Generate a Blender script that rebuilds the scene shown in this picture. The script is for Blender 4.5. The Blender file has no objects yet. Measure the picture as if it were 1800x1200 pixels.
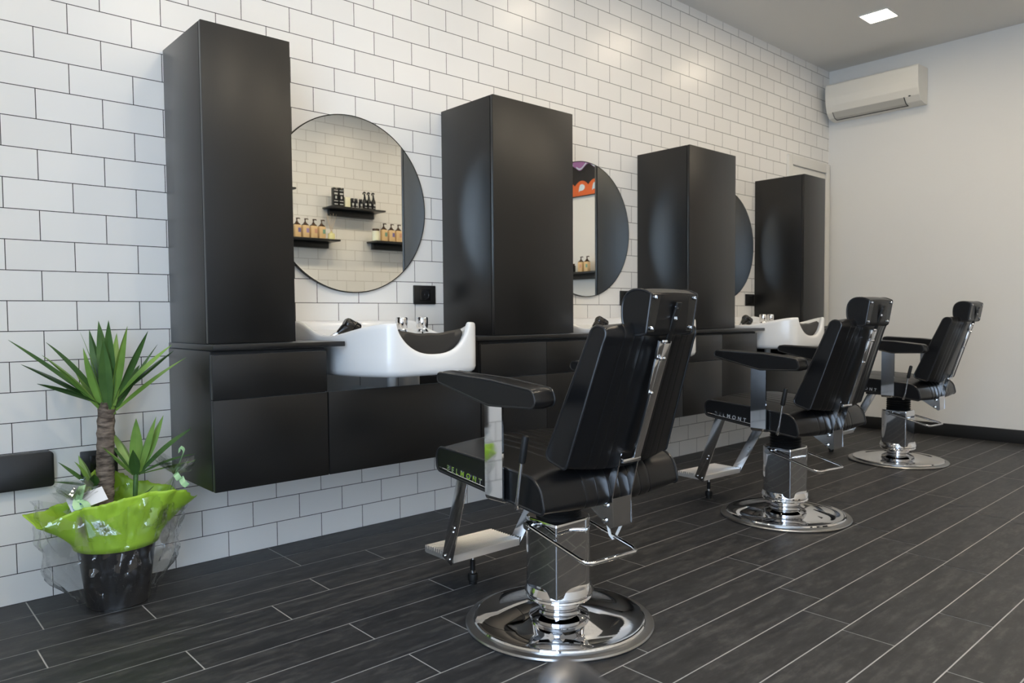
import bpy, bmesh, math, random
from mathutils import Vector, Matrix, noise

random.seed(7)
scene = bpy.context.scene
COL = scene.collection
PI = math.pi

# ------------------------------------------------------------------ camera
cam_data = bpy.data.cameras.new('camera')
cam = bpy.data.objects.new('camera', cam_data)
COL.objects.link(cam)
def _rz(a): return Matrix.Rotation(a, 3, 'Z')
def _rx(a): return Matrix.Rotation(a, 3, 'X')
def _ry(a): return Matrix.Rotation(a, 3, 'Y')
_M = _rz(-.7327) @ _rx(-.0447) @ _ry(.0082)      # columns: right, forward, up
_B = Matrix((_M.col[0], _M.col[2], -_M.col[1])).transposed()
cam.matrix_world = Matrix.Translation((-.4019, -2.8916, .9349)) @ _B.to_4x4()
cam_data.sensor_width = 36
cam_data.lens = 1305.3 / 1800 * 36
cam_data.shift_x = 2.52 / 1800
cam_data.shift_y = 14.69 / 1800
cam_data.clip_start = .02
cam_data.dof.use_dof = True
cam_data.dof.focus_distance = 2.4
cam_data.dof.aperture_fstop = 5.6
scene.camera = cam

# ------------------------------------------------------------------ world, light, exposure
world = bpy.data.worlds.new('world')
scene.world = world
world.use_nodes = True
world.node_tree.nodes['Background'].inputs[0].default_value = (.62, .78, 1, 1)
world.node_tree.nodes['Background'].inputs[1].default_value = .5
sun_area = bpy.data.lights.new('daylight_through_shop_window', 'AREA')
sun_area.shape = 'RECTANGLE'
sun_area.size = 2.72
sun_area.size_y = 1.6
sun_area.energy = 108
sun_area.color = (.60, .77, 1)
sun_o = bpy.data.objects.new('daylight_through_shop_window', sun_area)
COL.objects.link(sun_o)
sun_o.location = (-1.15, -2.86, 1.40)
sun_o.rotation_euler = (0, -PI / 2, 0)
LAMP_STRENGTH = 37
LAMP_STRENGTH_SHELVES = 122
scene.cycles.blur_glossy = 0
vs = scene.view_settings
vs.view_transform = 'Standard'
vs.look = 'None'
vs.exposure = 0
vs.gamma = 1
vs.use_curve_mapping = False

# ------------------------------------------------------------------ materials
def mat(name, color, rough=.5, metal=0, **kw):
    m = bpy.data.materials.new(name)
    m.use_nodes = True
    b = m.node_tree.nodes['Principled BSDF']
    b.inputs['Base Color'].default_value = (*color, 1)
    b.inputs['Roughness'].default_value = rough
    b.inputs['Metallic'].default_value = metal
    for k, v in kw.items():
        b.inputs[k].default_value = v
    return m
def nodes(m): return m.node_tree.nodes, m.node_tree.links, m.node_tree.nodes['Principled BSDF']
def bump(m, scale, strength, dist=.001, detail=3, stretch=None):
    n, l, b = nodes(m)
    tc = n.new('ShaderNodeTexCoord')
    t = n.new('ShaderNodeTexNoise'); t.inputs['Scale'].default_value = scale; t.inputs['Detail'].default_value = detail
    if stretch:
        mp = n.new('ShaderNodeMapping'); mp.inputs['Scale'].default_value = stretch
        l.new(tc.outputs['Object'], mp.inputs[0]); l.new(mp.outputs[0], t.inputs['Vector'])
    else:
        l.new(tc.outputs['Object'], t.inputs['Vector'])
    bp = n.new('ShaderNodeBump'); bp.inputs['Strength'].default_value = strength; bp.inputs['Distance'].default_value = dist
    l.new(t.outputs['Fac'], bp.inputs['Height']); l.new(bp.outputs[0], b.inputs['Normal'])
    return m
def vary(m, c0, c1, scale, detail=4, stretch=(1, 1, 1), lo=.35, hi=.65):
    n, l, b = nodes(m)
    tc = n.new('ShaderNodeTexCoord'); mp = n.new('ShaderNodeMapping'); mp.inputs['Scale'].default_value = stretch
    t = n.new('ShaderNodeTexNoise'); t.inputs['Scale'].default_value = scale; t.inputs['Detail'].default_value = detail
    r = n.new('ShaderNodeValToRGB'); r.color_ramp.elements[0].position = lo; r.color_ramp.elements[1].position = hi
    r.color_ramp.elements[0].color = (*c0, 1); r.color_ramp.elements[1].color = (*c1, 1)
    l.new(tc.outputs['Object'], mp.inputs[0]); l.new(mp.outputs[0], t.inputs['Vector'])
    l.new(t.outputs['Fac'], r.inputs[0]); l.new(r.outputs[0], b.inputs['Base Color'])
    return m

def tile_material(name='white_metro_tile', grout=(.05, .048, .045)):
    m = mat(name, (.8, .8, .78), .22)
    n, l, b = nodes(m)
    tc = n.new('ShaderNodeTexCoord')
    sep = n.new('ShaderNodeSeparateXYZ'); cmb = n.new('ShaderNodeCombineXYZ')
    l.new(tc.outputs['Object'], sep.inputs[0])
    l.new(sep.outputs['X'], cmb.inputs['X']); l.new(sep.outputs['Z'], cmb.inputs['Y'])
    br = n.new('ShaderNodeTexBrick')
    br.offset = .5; br.offset_frequency = 2; br.squash = 1
    for k, v in (('Scale', 1), ('Mortar Size', .00135), ('Mortar Smooth', .0), ('Bias', 0), ('Brick Width', .2), ('Row Height', .1)):
        br.inputs[k].default_value = v
    br.inputs['Color1'].default_value = (.80, .79, .765, 1)
    br.inputs['Color2'].default_value = (.84, .83, .805, 1)
    br.inputs['Mortar'].default_value = (*grout, 1)
    l.new(cmb.outputs[0], br.inputs['Vector'])
    l.new(br.outputs['Color'], b.inputs['Base Color'])
    mr = n.new('ShaderNodeMapRange'); mr.inputs['To Min'].default_value = .29; mr.inputs['To Max'].default_value = .9
    l.new(br.outputs['Fac'], mr.inputs['Value']); l.new(mr.outputs[0], b.inputs['Roughness'])
    nz = n.new('ShaderNodeTexNoise'); nz.inputs['Scale'].default_value = 9; nz.inputs['Detail'].default_value = 1
    l.new(tc.outputs['Object'], nz.inputs['Vector'])
    b1 = n.new('ShaderNodeBump'); b1.inputs['Strength'].default_value = .25; b1.inputs['Distance'].default_value = .004
    l.new(nz.outputs['Fac'], b1.inputs['Height'])
    b2 = n.new('ShaderNodeBump'); b2.inputs['Strength'].default_value = .6; b2.inputs['Distance'].default_value = .0012; b2.invert = True
    l.new(br.outputs['Fac'], b2.inputs['Height']); l.new(b1.outputs[0], b2.inputs['Normal'])
    l.new(b2.outputs[0], b.inputs['Normal'])
    return m

def plank_material():
    m = mat('dark_wood_look_plank', (.03, .03, .032), .5)
    n, l, b = nodes(m)
    tc = n.new('ShaderNodeTexCoord'); at = n.new('ShaderNodeAttribute'); at.attribute_name = 'tone'
    mp = n.new('ShaderNodeMapping'); mp.inputs['Scale'].default_value = (2.2, 26, 1)
    av = n.new('ShaderNodeVectorMath'); av.operation = 'ADD'
    sc = n.new('ShaderNodeVectorMath'); sc.operation = 'SCALE'; sc.inputs['Scale'].default_value = 30
    l.new(at.outputs['Color'], sc.inputs[0]); l.new(tc.outputs['Object'], mp.inputs[0])
    l.new(mp.outputs[0], av.inputs[0]); l.new(sc.outputs[0], av.inputs[1])
    t1 = n.new('ShaderNodeTexNoise'); t1.inputs['Scale'].default_value = 1.5; t1.inputs['Detail'].default_value = 6; t1.inputs['Roughness'].default_value = .65
    l.new(av.outputs[0], t1.inputs['Vector'])
    mp2 = n.new('ShaderNodeMapping'); mp2.inputs['Scale'].default_value = (5, 15, 1)
    av2 = n.new('ShaderNodeVectorMath'); av2.operation = 'ADD'
    l.new(tc.outputs['Object'], mp2.inputs[0]); l.new(mp2.outputs[0], av2.inputs[0]); l.new(sc.outputs[0], av2.inputs[1])
    t2 = n.new('ShaderNodeTexNoise'); t2.inputs['Scale'].default_value = 1.6; t2.inputs['Detail'].default_value = 9; t2.inputs['Roughness'].default_value = .68
    l.new(av2.outputs[0], t2.inputs['Vector'])
    mp3 = n.new('ShaderNodeMapping'); mp3.inputs['Scale'].default_value = (14, 34, 1)
    l.new(tc.outputs['Object'], mp3.inputs[0])
    t3 = n.new('ShaderNodeTexNoise'); t3.inputs['Scale'].default_value = 1.5; t3.inputs['Detail'].default_value = 6; t3.inputs['Roughness'].default_value = .7
    l.new(mp3.outputs[0], t3.inputs['Vector'])
    mx = n.new('ShaderNodeMath'); mx.operation = 'ADD'
    l.new(t1.outputs['Fac'], mx.inputs[0]); l.new(t2.outputs['Fac'], mx.inputs[1])
    mx3 = n.new('ShaderNodeMath'); mx3.operation = 'ADD'
    l.new(mx.outputs[0], mx3.inputs[0]); l.new(t3.outputs['Fac'], mx3.inputs[1])
    hf = n.new('ShaderNodeMath'); hf.operation = 'MULTIPLY'; hf.inputs[1].default_value = .3333
    l.new(mx3.outputs[0], hf.inputs[0])
    r = n.new('ShaderNodeValToRGB')
    e = r.color_ramp.elements
    e[0].position = .37; e[0].color = (.008, .0088, .0105, 1)
    e[1].position = .64; e[1].color = (.078, .076, .073, 1)
    k = e.new(.5); k.color = (.0245, .025, .0275, 1)
    l.new(hf.outputs[0], r.inputs[0])
    l.new(r.outputs[0], b.inputs['Base Color'])
    mr = n.new('ShaderNodeMapRange'); mr.inputs['To Min'].default_value = .36; mr.inputs['To Max'].default_value = .62
    l.new(t1.outputs['Fac'], mr.inputs['Value']); l.new(mr.outputs[0], b.inputs['Roughness'])
    bp = n.new('ShaderNodeBump'); bp.inputs['Strength'].default_value = .35; bp.inputs['Distance'].default_value = .0012
    l.new(t1.outputs['Fac'], bp.inputs['Height']); l.new(bp.outputs[0], b.inputs['Normal'])
    return m

def cellophane_material():
    m = bpy.data.materials.new('clear_cellophane'); m.use_nodes = True
    n = m.node_tree.nodes; l = m.node_tree.links
    n.remove(n['Principled BSDF'])
    out = n['Material Output']
    tr = n.new('ShaderNodeBsdfTransparent'); tr.inputs[0].default_value = (.97, .98, .985, 1)
    gl = n.new('ShaderNodeBsdfGlossy'); gl.inputs['Roughness'].default_value = .035
    fr = n.new('ShaderNodeLayerWeight'); fr.inputs['Blend'].default_value = .5
    pw_ = n.new('ShaderNodeMath'); pw_.operation = 'POWER'; pw_.inputs[1].default_value = 3.0
    mul = n.new('ShaderNodeMath'); mul.operation = 'MULTIPLY_ADD'; mul.inputs[1].default_value = .7; mul.inputs[2].default_value = .11
    mx = n.new('ShaderNodeMixShader')
    tc = n.new('ShaderNodeTexCoord'); nz = n.new('ShaderNodeTexNoise'); nz.inputs['Scale'].default_value = 22; nz.inputs['Detail'].default_value = 2
    bp = n.new('ShaderNodeBump'); bp.inputs['Strength'].default_value = .5; bp.inputs['Distance'].default_value = .01
    l.new(tc.outputs['Object'], nz.inputs['Vector']); l.new(nz.outputs['Fac'], bp.inputs['Height'])
    l.new(bp.outputs[0], gl.inputs['Normal'])
    l.new(fr.outputs['Facing'], pw_.inputs[0]); l.new(pw_.outputs[0], mul.inputs[0]); l.new(mul.outputs[0], mx.inputs[0])
    l.new(tr.outputs[0], mx.inputs[1]); l.new(gl.outputs[0], mx.inputs[2]); l.new(mx.outputs[0], out.inputs[0])
    return m
def pane_material():
    m = bpy.data.materials.new('window_glass'); m.use_nodes = True
    n = m.node_tree.nodes; l = m.node_tree.links
    n.remove(n['Principled BSDF'])
    tr = n.new('ShaderNodeBsdfTransparent'); gl = n.new('ShaderNodeBsdfGlossy'); gl.inputs['Roughness'].default_value = .0
    mx = n.new('ShaderNodeMixShader'); mx.inputs[0].default_value = .06
    l.new(tr.outputs[0], mx.inputs[1]); l.new(gl.outputs[0], mx.inputs[2])
    l.new(mx.outputs[0], n['Material Output'].inputs[0])
    return m
def emit_material(name, color, strength):
    m = bpy.data.materials.new(name); m.use_nodes = True
    b = m.node_tree.nodes['Principled BSDF']
    b.inputs['Emission Color'].default_value = (*color, 1); b.inputs['Emission Strength'].default_value = strength
    return m
def trunk_material():
    m = vary(mat('yucca_bark', (.2, .15, .11), .85), (.055, .04, .03), (.27, .215, .17), 30, 5, (1, 1, 3.5), .35, .7)
    return bump(m, 60, .8, .004, 4, (1, 1, 3))

M_TILE = tile_material()
M_TILE2 = tile_material('white_metro_tile_pale_grout', (.36, .33, .28))
M_PLANK = plank_material()
M_GROUT = mat('grey_floor_grout', (.50, .49, .47), .8)
M_WALL = bump(mat('white_plaster', (.74, .73, .70), .7), 180, .08)
M_CEIL = bump(mat('ceiling_plaster', (.70, .69, .665), .85), 150, .05)
M_BASEB = mat('black_baseboard', (.012, .012, .012), .4)
M_DOOR = mat('white_door_lacquer', (.72, .71, .67), .35)
M_FRAME = mat('anthracite_aluminium', (.03, .032, .035), .28, **{'Coat Weight': .6})
M_PANE = pane_material()
M_CAB = mat('matte_black_laminate', (.004, .0039, .0039), .37, **{'Specular IOR Level': .5, 'Sheen Weight': .17, 'Sheen Roughness': .35})
M_GAP = mat('black_shadow_gap', (.006, .006, .006), .7)
M_MIRROR = mat('mirror_silver', (.86, .87, .84), .0, 1)
M_RIM = mat('mirror_edge_black', (.02, .018, .015), .25, .6)
M_CERAMIC = mat('white_ceramic', (.82, .82, .81), .17, **{'Coat Weight': .15, 'Coat Roughness': .1})
M_CHROME = mat('polished_chrome', (.78, .78, .79), .04, 1)
M_STEEL = mat('satin_chrome', (.68, .68, .69), .14, 1)
M_DULL = mat('dulled_chrome_rim', (.42, .42, .42), .28, 1)
M_ALU = bump(mat('cast_aluminium', (.86, .85, .83), .34, .9), 90, .1)
M_LEATHER = bump(mat('black_leather', (.0055, .0055, .006), .30, **{'Specular IOR Level': .34}), 420, .12, .0005, 2)
M_PIPING = mat('black_piping', (.011, .011, .012), .28)
M_RUBBER = mat('black_rubber', (.007, .007, .007), .5, **{'Specular IOR Level': .35})
M_PLASTIC = mat('gloss_black_plastic', (.01, .01, .01), .16)
M_SOCKET = mat('black_socket_plastic', (.012, .012, .012), .38)
M_PAD = bump(mat('charcoal_neck_gel', (.022, .021, .02), .4), 60, .2)
M_ACW = mat('ivory_plastic', (.74, .715, .65), .32)
M_ACG = mat('grey_flap_plastic', (.50, .485, .44), .4)
M_LAMP = emit_material('led_panel', (1, .845, .63), LAMP_STRENGTH)
M_LAMP2 = emit_material('led_panel_shelves', (1, .845, .63), LAMP_STRENGTH_SHELVES)
M_LAMPF = mat('white_lamp_rim', (.8, .8, .78), .4)
M_SHELF = mat('black_shelf', (.011, .011, .011), .35)
M_LEAF = vary(mat('yucca_leaf', (.07, .16, .035), .38), (.028, .078, .022), (.078, .17, .042), 7, 3)
M_LEAF2 = vary(mat('young_yucca_leaf', (.14, .28, .05), .38), (.10, .22, .035), (.24, .40, .08), 7, 3)
M_BARK = trunk_material()
M_POT = mat('black_pot_plastic', (.014, .014, .016), .3)
M_SOIL = bump(vary(mat('potting_soil', (.03, .02, .015), .95), (.015, .01, .008), (.06, .045, .03), 90), 80, 1, .01)
M_PAPER = mat('lime_green_wrap', (.38, .62, .05), .4, **{'Subsurface Weight': 0})
M_RIBBON = mat('pale_green_ribbon', (.42, .68, .36), .3)
M_CELLO = cellophane_material()
M_CARD = mat('white_card', (.82, .83, .86), .5)
M_CARDB = mat('blue_card_print', (.08, .22, .62), .5)
M_TIE = mat('white_nylon', (.8, .8, .78), .4)
M_AMBER = mat('pale_amber_lotion', (.74, .52, .27), .3)
M_AMBER2 = mat('brown_pump_plastic', (.05, .022, .008), .25)
M_LBL = [mat('violet_label', (.16, .13, .32), .5), mat('lilac_label', (.36, .26, .45), .5), mat('rose_label', (.62, .33, .22), .5), mat('teal_label', (.18, .34, .25), .5)]
M_CREAM = mat('cream_carton', (.80, .78, .58), .5)
M_GREYL = mat('pale_grey_print', (.5, .5, .5), .5)
M_OIL = mat('yellow_scent_oil', (.74, .70, .36), .1)
M_STICK = mat('pale_rattan', (.62, .48, .32), .8)
M_ORANGE = mat('orange_paint', (.66, .13, .03), .45)
M_PURPLE = mat('mauve_paint', (.36, .16, .36), .45)
M_PALEBLUE = mat('pale_blue_paint', (.60, .74, .82), .4)
M_ARTBLK = mat('black_canvas', (.014, .012, .011), .5)
M_TROLLEY = mat('brushed_steel', (.20, .20, .21), .48, 1)

# ------------------------------------------------------------------ mesh helpers
class MB:
    def __init__(self): self.v = []; self.f = []; self.s = []; self.mi = []
    def add(self, vs_, fs, smooth=False, mi=0):
        o = len(self.v); self.v += [tuple(p) for p in vs_]
        for f in fs: self.f.append([i + o for i in f]); self.s.append(smooth); self.mi.append(mi)
    def box(self, lo, hi, bev=0, mi=0, seg=2):
        bm = bmesh.new(); bmesh.ops.create_cube(bm, size=1)
        for v in bm.verts:
            v.co = Vector([lo[i] + (hi[i] - lo[i]) * (v.co[i] + .5) for i in range(3)])
        if bev:
            bmesh.ops.bevel(bm, geom=bm.edges[:], offset=bev, segments=seg, profile=.5, affect='EDGES')
        self.addbm(bm, bev > 0, mi)
    def addbm(self, bm, smooth=False, mi=0):
        bm.verts.ensure_lookup_table()
        for i, v in enumerate(bm.verts): v.index = i
        self.add([v.co[:] for v in bm.verts], [[v.index for v in f.verts] for f in bm.faces], smooth, mi); bm.free()
    def obox(self, M, size, bev=0, mi=0):
        n0 = len(self.v); h = [s / 2 for s in size]
        self.box([-a for a in h], h, bev, mi)
        for i in range(n0, len(self.v)): self.v[i] = tuple(M @ Vector(self.v[i]))
    def tube(self, pts, r, n=12, closed=False, mi=0, flat=None, caps=True):
        """sweep a circle (or ellipse flat=(rx, ry)) along pts; r may be a list"""
        pts = [Vector(p) for p in pts]; N = len(pts)
        T = []
        for i in range(N):
            a = pts[(i - 1) % N] if (closed or i > 0) else pts[i]
            b = pts[(i + 1) % N] if (closed or i < N - 1) else pts[i]
            T.append((b - a).normalized())
        u = T[0].orthogonal().normalized()
        rings = []
        for i in range(N):
            u = (u - T[i] * u.dot(T[i])).normalized(); w = T[i].cross(u)
            rr = r[i] if isinstance(r, (list, tuple)) else r
            rings.append([pts[i] + u * math.cos(2 * PI * k / n) * rr + w * math.sin(2 * PI * k / n) * rr for k in range(n)])
        vs_ = [p for R in rings for p in R]; fs = []
        for i in range(N if closed else N - 1):
            j = (i + 1) % N
            for k in range(n):
                k2 = (k + 1) % n; fs.append([i * n + k, i * n + k2, j * n + k2, j * n + k])
        if not closed and caps:
            fs.append(list(range(n - 1, -1, -1))); fs.append([(N - 1) * n + k for k in range(n)])
        self.add(vs_, fs, True, mi)
    def lathe(self, prof, c=(0, 0, 0), n=48, mi=0, axis=None, cap=True):
        """prof: (r, z) list; axis: optional matrix"""
        vs_ = []
        for r, z in prof:
            for k in range(n):
                p = Vector((r * math.cos(2 * PI * k / n), r * math.sin(2 * PI * k / n), z))
                if axis: p = axis @ p
                vs_.append(p + Vector(c))
        fs = []
        for i in range(len(prof) - 1):
            for k in range(n):
                k2 = (k + 1) % n; fs.append([i * n + k, i * n + k2, (i + 1) * n + k2, (i + 1) * n + k])
        if cap:
            fs.append([k for k in range(n - 1, -1, -1)]); fs.append([(len(prof) - 1) * n + k for k in range(n)])
        self.add(vs_, fs, True, mi)
    def loft(self, rings, smooth=True, mi=0, cap=True, closed=True):
        n = len(rings[0]); vs_ = [p for R in rings for p in R]; fs = []
        for i in range(len(rings) - 1):
            for k in range(n if closed else n - 1):
                k2 = (k + 1) % n; fs.append([i * n + k, i * n + k2, (i + 1) * n + k2, (i + 1) * n + k])
        self.add(vs_, fs, smooth, mi)
        if cap:
            self.add(rings[0], [list(range(n - 1, -1, -1))], False, mi); self.add(rings[-1], [list(range(n))], False, mi)
    def prism(self, poly, ax, lo, hi, mi=0, bev=0, smooth=False):
        """poly in the other two axes (in xyz order), extruded along axis ax"""
        def P(p, t):
            q = list(p); q.insert(ax, t); return q
        bm = bmesh.new()
        a = [bm.verts.new(P(p, lo)) for p in poly]; b = [bm.verts.new(P(p, hi)) for p in poly]; n = len(poly)
        bm.faces.new(a[::-1]); bm.faces.new(b)
        for k in range(n): bm.faces.new([a[k], a[(k + 1) % n], b[(k + 1) % n], b[k]])
        bmesh.ops.recalc_face_normals(bm, faces=bm.faces[:])
        if bev: bmesh.ops.bevel(bm, geom=bm.edges[:], offset=bev, segments=2, profile=.5, affect='EDGES')
        self.addbm(bm, smooth, mi)
    def build(self, name, mats, parent=None, sharp=35):
        me = bpy.data.meshes.new(name)
        me.from_pydata([tuple(p) for p in self.v], [], self.f)
        if not isinstance(mats, (list, tuple)): mats = [mats]
        for m in mats: me.materials.append(m)
        me.polygons.foreach_set('use_smooth', self.s)
        me.polygons.foreach_set('material_index', self.mi)
        bm = bmesh.new(); bm.from_mesh(me)
        bmesh.ops.recalc_face_normals(bm, faces=bm.faces[:])
        for e in bm.edges:
            if len(e.link_faces) == 2 and e.calc_face_angle(0) > math.radians(sharp): e.smooth = False
        bm.to_mesh(me); bm.free()
        me.update()
        o = bpy.data.objects.new(name, me); COL.objects.link(o)
        if parent: o.parent = parent
        return o

def tag(o, label, cat, group=None, kind=None):
    o['label'] = label; o['category'] = cat
    if group: o['group'] = group
    if kind: o['kind'] = kind
    return o
def struct(o):
    o['kind'] = 'structure'; return o
def thing(name, loc, label, cat, group=None, rz=0):
    o = bpy.data.objects.new(name, None); COL.objects.link(o)
    o.location = loc; o.rotation_euler = (0, 0, rz); o.empty_display_size = .05
    return tag(o, label, cat, group)
def copy_tree(o, parent=None):
    c = o.copy(); COL.objects.link(c)
    if parent: c.parent = parent
    for ch in list(o.children): copy_tree(ch, c)
    return c
def round_poly(pts, radii, seg=6):
    out = []; n = len(pts)
    for i in range(n):
        p = Vector(pts[i]); a = Vector(pts[i - 1]); b = Vector(pts[(i + 1) % n])
        r = radii[i] if isinstance(radii, (list, tuple)) else radii
        d1 = (a - p).normalized(); d2 = (b - p).normalized()
        ang = d1.angle(d2); t = min(r / math.tan(ang / 2), .48 * (a - p).length, .48 * (b - p).length); rr = t * math.tan(ang / 2)
        if r <= 0: out.append(tuple(p)); continue
        c = p + (d1 + d2).normalized() * rr / math.sin(ang / 2)
        s = p + d1 * t - c; e = p + d2 * t - c
        for k in range(seg + 1):
            q = s.normalized().slerp(e.normalized(), k / seg) * s.length if s.angle(e) > 1e-4 else s
            out.append(tuple(c + q))
    return out
def resample(poly, d):
    out = []; n = len(poly)
    for i in range(n):
        a = Vector(poly[i]); b = Vector(poly[(i + 1) % n]); L = (b - a).length
        m = max(1, int(math.ceil(L / d)))
        for k in range(m): out.append(tuple(a + (b - a) * k / m))
    return out
def smoothstep(a, b, x):
    t = max(0, min(1, (x - a) / (b - a))); return t * t * (3 - 2 * t)

# ------------------------------------------------------------------ room shell
X0, X1, YW, ZC = -1.0, 5.813, -3.66, 2.955
def build_floor():
    b = MB()
    b.box((X0 - .1, YW - .1, -.08), (X1 + .1, .1, -.0012), mi=1)
    g = .0019; P = .149; L = .8375
    offs = {0: .02, 1: .02, 2: .297, 3: -.022, 4: .607, 5: .287, 6: .72, 7: .12}
    tones = []
    nf0 = len(b.f)
    rnd = random.Random(3)
    k = 0; y = 0
    while y > YW - .1:
        ya, yb = y, max(y - P, YW - .1)
        off = offs.get(k)
        if off is None: off = rnd.uniform(0, L)
        x = off - L * math.ceil((off - X0 + .1) / L)
        while x < X1 + .1:
            xa, xb = max(x, X0 - .1), min(x + L, X1 + .1)
            if xb - xa > .01:
                c = rnd.random()
                b.add([(xa + g, ya - g, 0), (xa + g, yb + g, 0), (xb - g, yb + g, 0), (xb - g, ya - g, 0)], [[0, 1, 2, 3]])
                tones.append((rnd.random(), rnd.random(), rnd.random(), 1))
            x += L
        y -= P; k += 1
    o = b.build('floor', [M_PLANK, M_GROUT])
    ca = o.data.color_attributes.new('tone', 'FLOAT_COLOR', 'CORNER')
    i = 0
    for p in o.data.polygons:
        if p.material_index == 0:
            for li in p.loop_indices: ca.data[li].color = tones[i]
            i += 1
    return struct(o)
build_floor()
def slab(name, lo, hi, m):
    b = MB(); b.box(lo, hi); return struct(b.build(name, m))
slab('ceiling', (X0 - .1, YW - .1, ZC), (X1 + .1, .1, ZC + .1), M_CEIL)
slab('wall_left', (X0 - .1, 0, -.02), (X1 + .1, .12, ZC), M_TILE)
slab('wall_back', (X1, YW, -.02), (X1 + .12, 0, ZC), M_WALL)
slab('wall_right', (X0 - .1, YW - .12, -.02), (X1 + .1, YW, ZC), M_TILE2)
# shop front with a big glazed opening
b = MB()
wy0, wy1, wz0, wz1 = -3.65, -2.0, .02, 2.78
b.box((X0 - .12, wy1, -.02), (X0, 0, ZC)); b.box((X0 - .12, YW, -.02), (X0, wy0, ZC))
b.box((X0 - .12, wy0, -.02), (X0, wy1, wz0)); b.box((X0 - .12, wy0, wz1), (X0, wy1, ZC))
struct(b.build('wall_front', M_WALL))
b = MB()
ym = (wy0 + wy1) / 2
for (ya, yb, za, zb) in ((wy0, wy0 + .06, wz0, wz1), (wy1 - .06, wy1, wz0, wz1), (wy0, wy1, wz0, wz0 + .06), (wy0, wy1, wz1 - .06, wz1)):
    b.box((X0 - .09, ya, za), (X0 - .03, yb, zb), .004)
win = struct(b.build('window_1', M_FRAME))
b = MB(); b.box((X0 - .064, wy0 + .04, wz0 + .04), (X0 - .058, wy1 - .04, wz1 - .04)); b.build('pane', M_PANE, win)
b = MB(); b.box((X1 - .014, YW, 0), (X1, -.0, .098), .003); struct(b.build('baseboard_back', M_BASEB))
# white door with casing at the far end of the tiled wall
b = MB()
for lo, hi in (((5.10, -.022, 0), (5.165, 0, 2.18)), ((5.735, -.022, 0), (5.80, 0, 2.18)), ((5.1655, -.022, 2.105), (5.7345, 0, 2.18))):
    b.box(lo, hi, .002)
dr = struct(b.build('door_1', M_DOOR))
b = MB(); b.box((5.172, -.012, .01), (5.728, 0, 2.098), .003); b.build('door_leaf', M_DOOR, dr)
b = MB(); b.tube([(5.23, -.05, 1.0), (5.35, -.05, 1.0)], .008); b.tube([(5.24, -.012, 1.0), (5.24, -.05, 1.0)], .008)
b.build('door_handle', M_STEEL, dr)

# ------------------------------------------------------------------ ceiling lamps
def make_lamp(x, y, label, m=None):
    t = thing('ceiling_lamp', (x, y, ZC), label, 'ceiling light', 'square ceiling lights')
    b = MB(); h = .096
    for lo, hi in (((-h, -h, -.006), (h, -.0875, 0)), ((-h, .0875, -.006), (h, h, 0)), ((-h, -.0875, -.006), (-.0875, .0875, 0)), ((.0875, -.0875, -.006), (h, .0875, 0))):
        b.box(lo, hi)
    b.build('lamp_frame', M_LAMPF, t)
    b = MB(); b.box((-.0875, -.0875, -.004), (.0875, .0875, -.001)); b.build('diffuser', m or M_LAMP, t)
    return t
lamp = make_lamp(4.905, -.757, 'lit square ceiling light nearest the air conditioner and end wall')
for i in range(1, 6):
    c = copy_tree(lamp); c.location = (4.905 - i * .94, -.757, ZC)
    c['label'] = 'lit square ceiling light in the row above the barber chairs, nearer the shop window'
lamp2 = make_lamp(4.905, -2.42, 'lit square ceiling light in the row above the product shelves', M_LAMP2)
for i in range(1, 6):
    c = copy_tree(lamp2); c.location = (4.905 - i * .94, -2.42, ZC)

# ------------------------------------------------------------------ air conditioner
t = thing('air_conditioner', (X1, -.41, 2.52), 'ivory split air conditioner high on the plain end wall', 'air conditioner')
prof = [(0, 0), (-.06, .0), (-.125, .012), (-.165, .05), (-.188, .10), (-.198, .16), (-.2, .22), (-.198, .262), (-.19, .27), (-.03, .276), (0, .276)]
prof = round_poly(prof, .012, 3)
b = MB(); b.prism(prof, 1, -.352, .352, bev=.003); b.build('body', M_ACW, t)
def strip(poly, ya, yb, name, m):
    b = MB(); b.loft([[(x, ya, z) for x, z in poly], [(x, yb, z) for x, z in poly]], False); return b.build(name, m, t)
strip([(-.088, .0035), (-.128, .0100), (-.170, .0490), (-.165, .052), (-.124, .017), (-.088, .009)], -.24, .30, 'flap', M_ACG)
slot = strip([(-.078, .0000), (-.089, .0020), (-.089, .008), (-.078, .006)], -.245, .305, 'outlet_slot', M_GAP)
for ya, yb in ((-.245, -.2405), (.3005, .305)):
    q = strip([(-.080, .0000), (-.128, .0088), (-.171, .0490), (-.165, .052), (-.124, .017), (-.08, .006)], ya, yb, 'slot_end', M_GAP)
b = MB(); b.box((-.171, -.290, .049), (-.163, -.274, .057), .002); b.build('sensor', M_GAP, t)

# ------------------------------------------------------------------ cabinets
D = .38
def make_tower(x0, x1, z0, z1, label):
    t = thing('tower_cabinet', ((x0 + x1) / 2, 0, z0), label, 'cabinet', 'tall black wall towers')
    h = (x1 - x0) / 2; H = z1 - z0
    b = MB(); b.box((-h, -D + .021, 0), (h, -.001, H), .0012); b.build('carcass', M_CAB, t)
    b = MB(); b.box((-h + .006, -D + .014, .006), (h - .006, -D + .022, H - .006)); b.build('door_gap_shade', M_GAP, t)  # black sheet standing in for the shade between door and carcass
    b = MB(); b.box((-h, -D, .002), (h, -D + .017, H), .0012); b.build('door', M_CAB, t)
    return t
ZT0, ZT1 = .8505, 1.915
for x0, x1, lb in ((.504, .815, 'tall black tower cabinet beside the potted yucca'),
                   (1.764, 2.276, 'tall black tower cabinet between the first and second round mirrors'),
                   (3.256, 3.745, 'tall black tower cabinet between the second and third round mirrors'),
                   (4.635, 4.95, 'tall black tower cabinet in front of the white door casing')):
    make_tower(x0, x1, ZT0, ZT1, lb)

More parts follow.
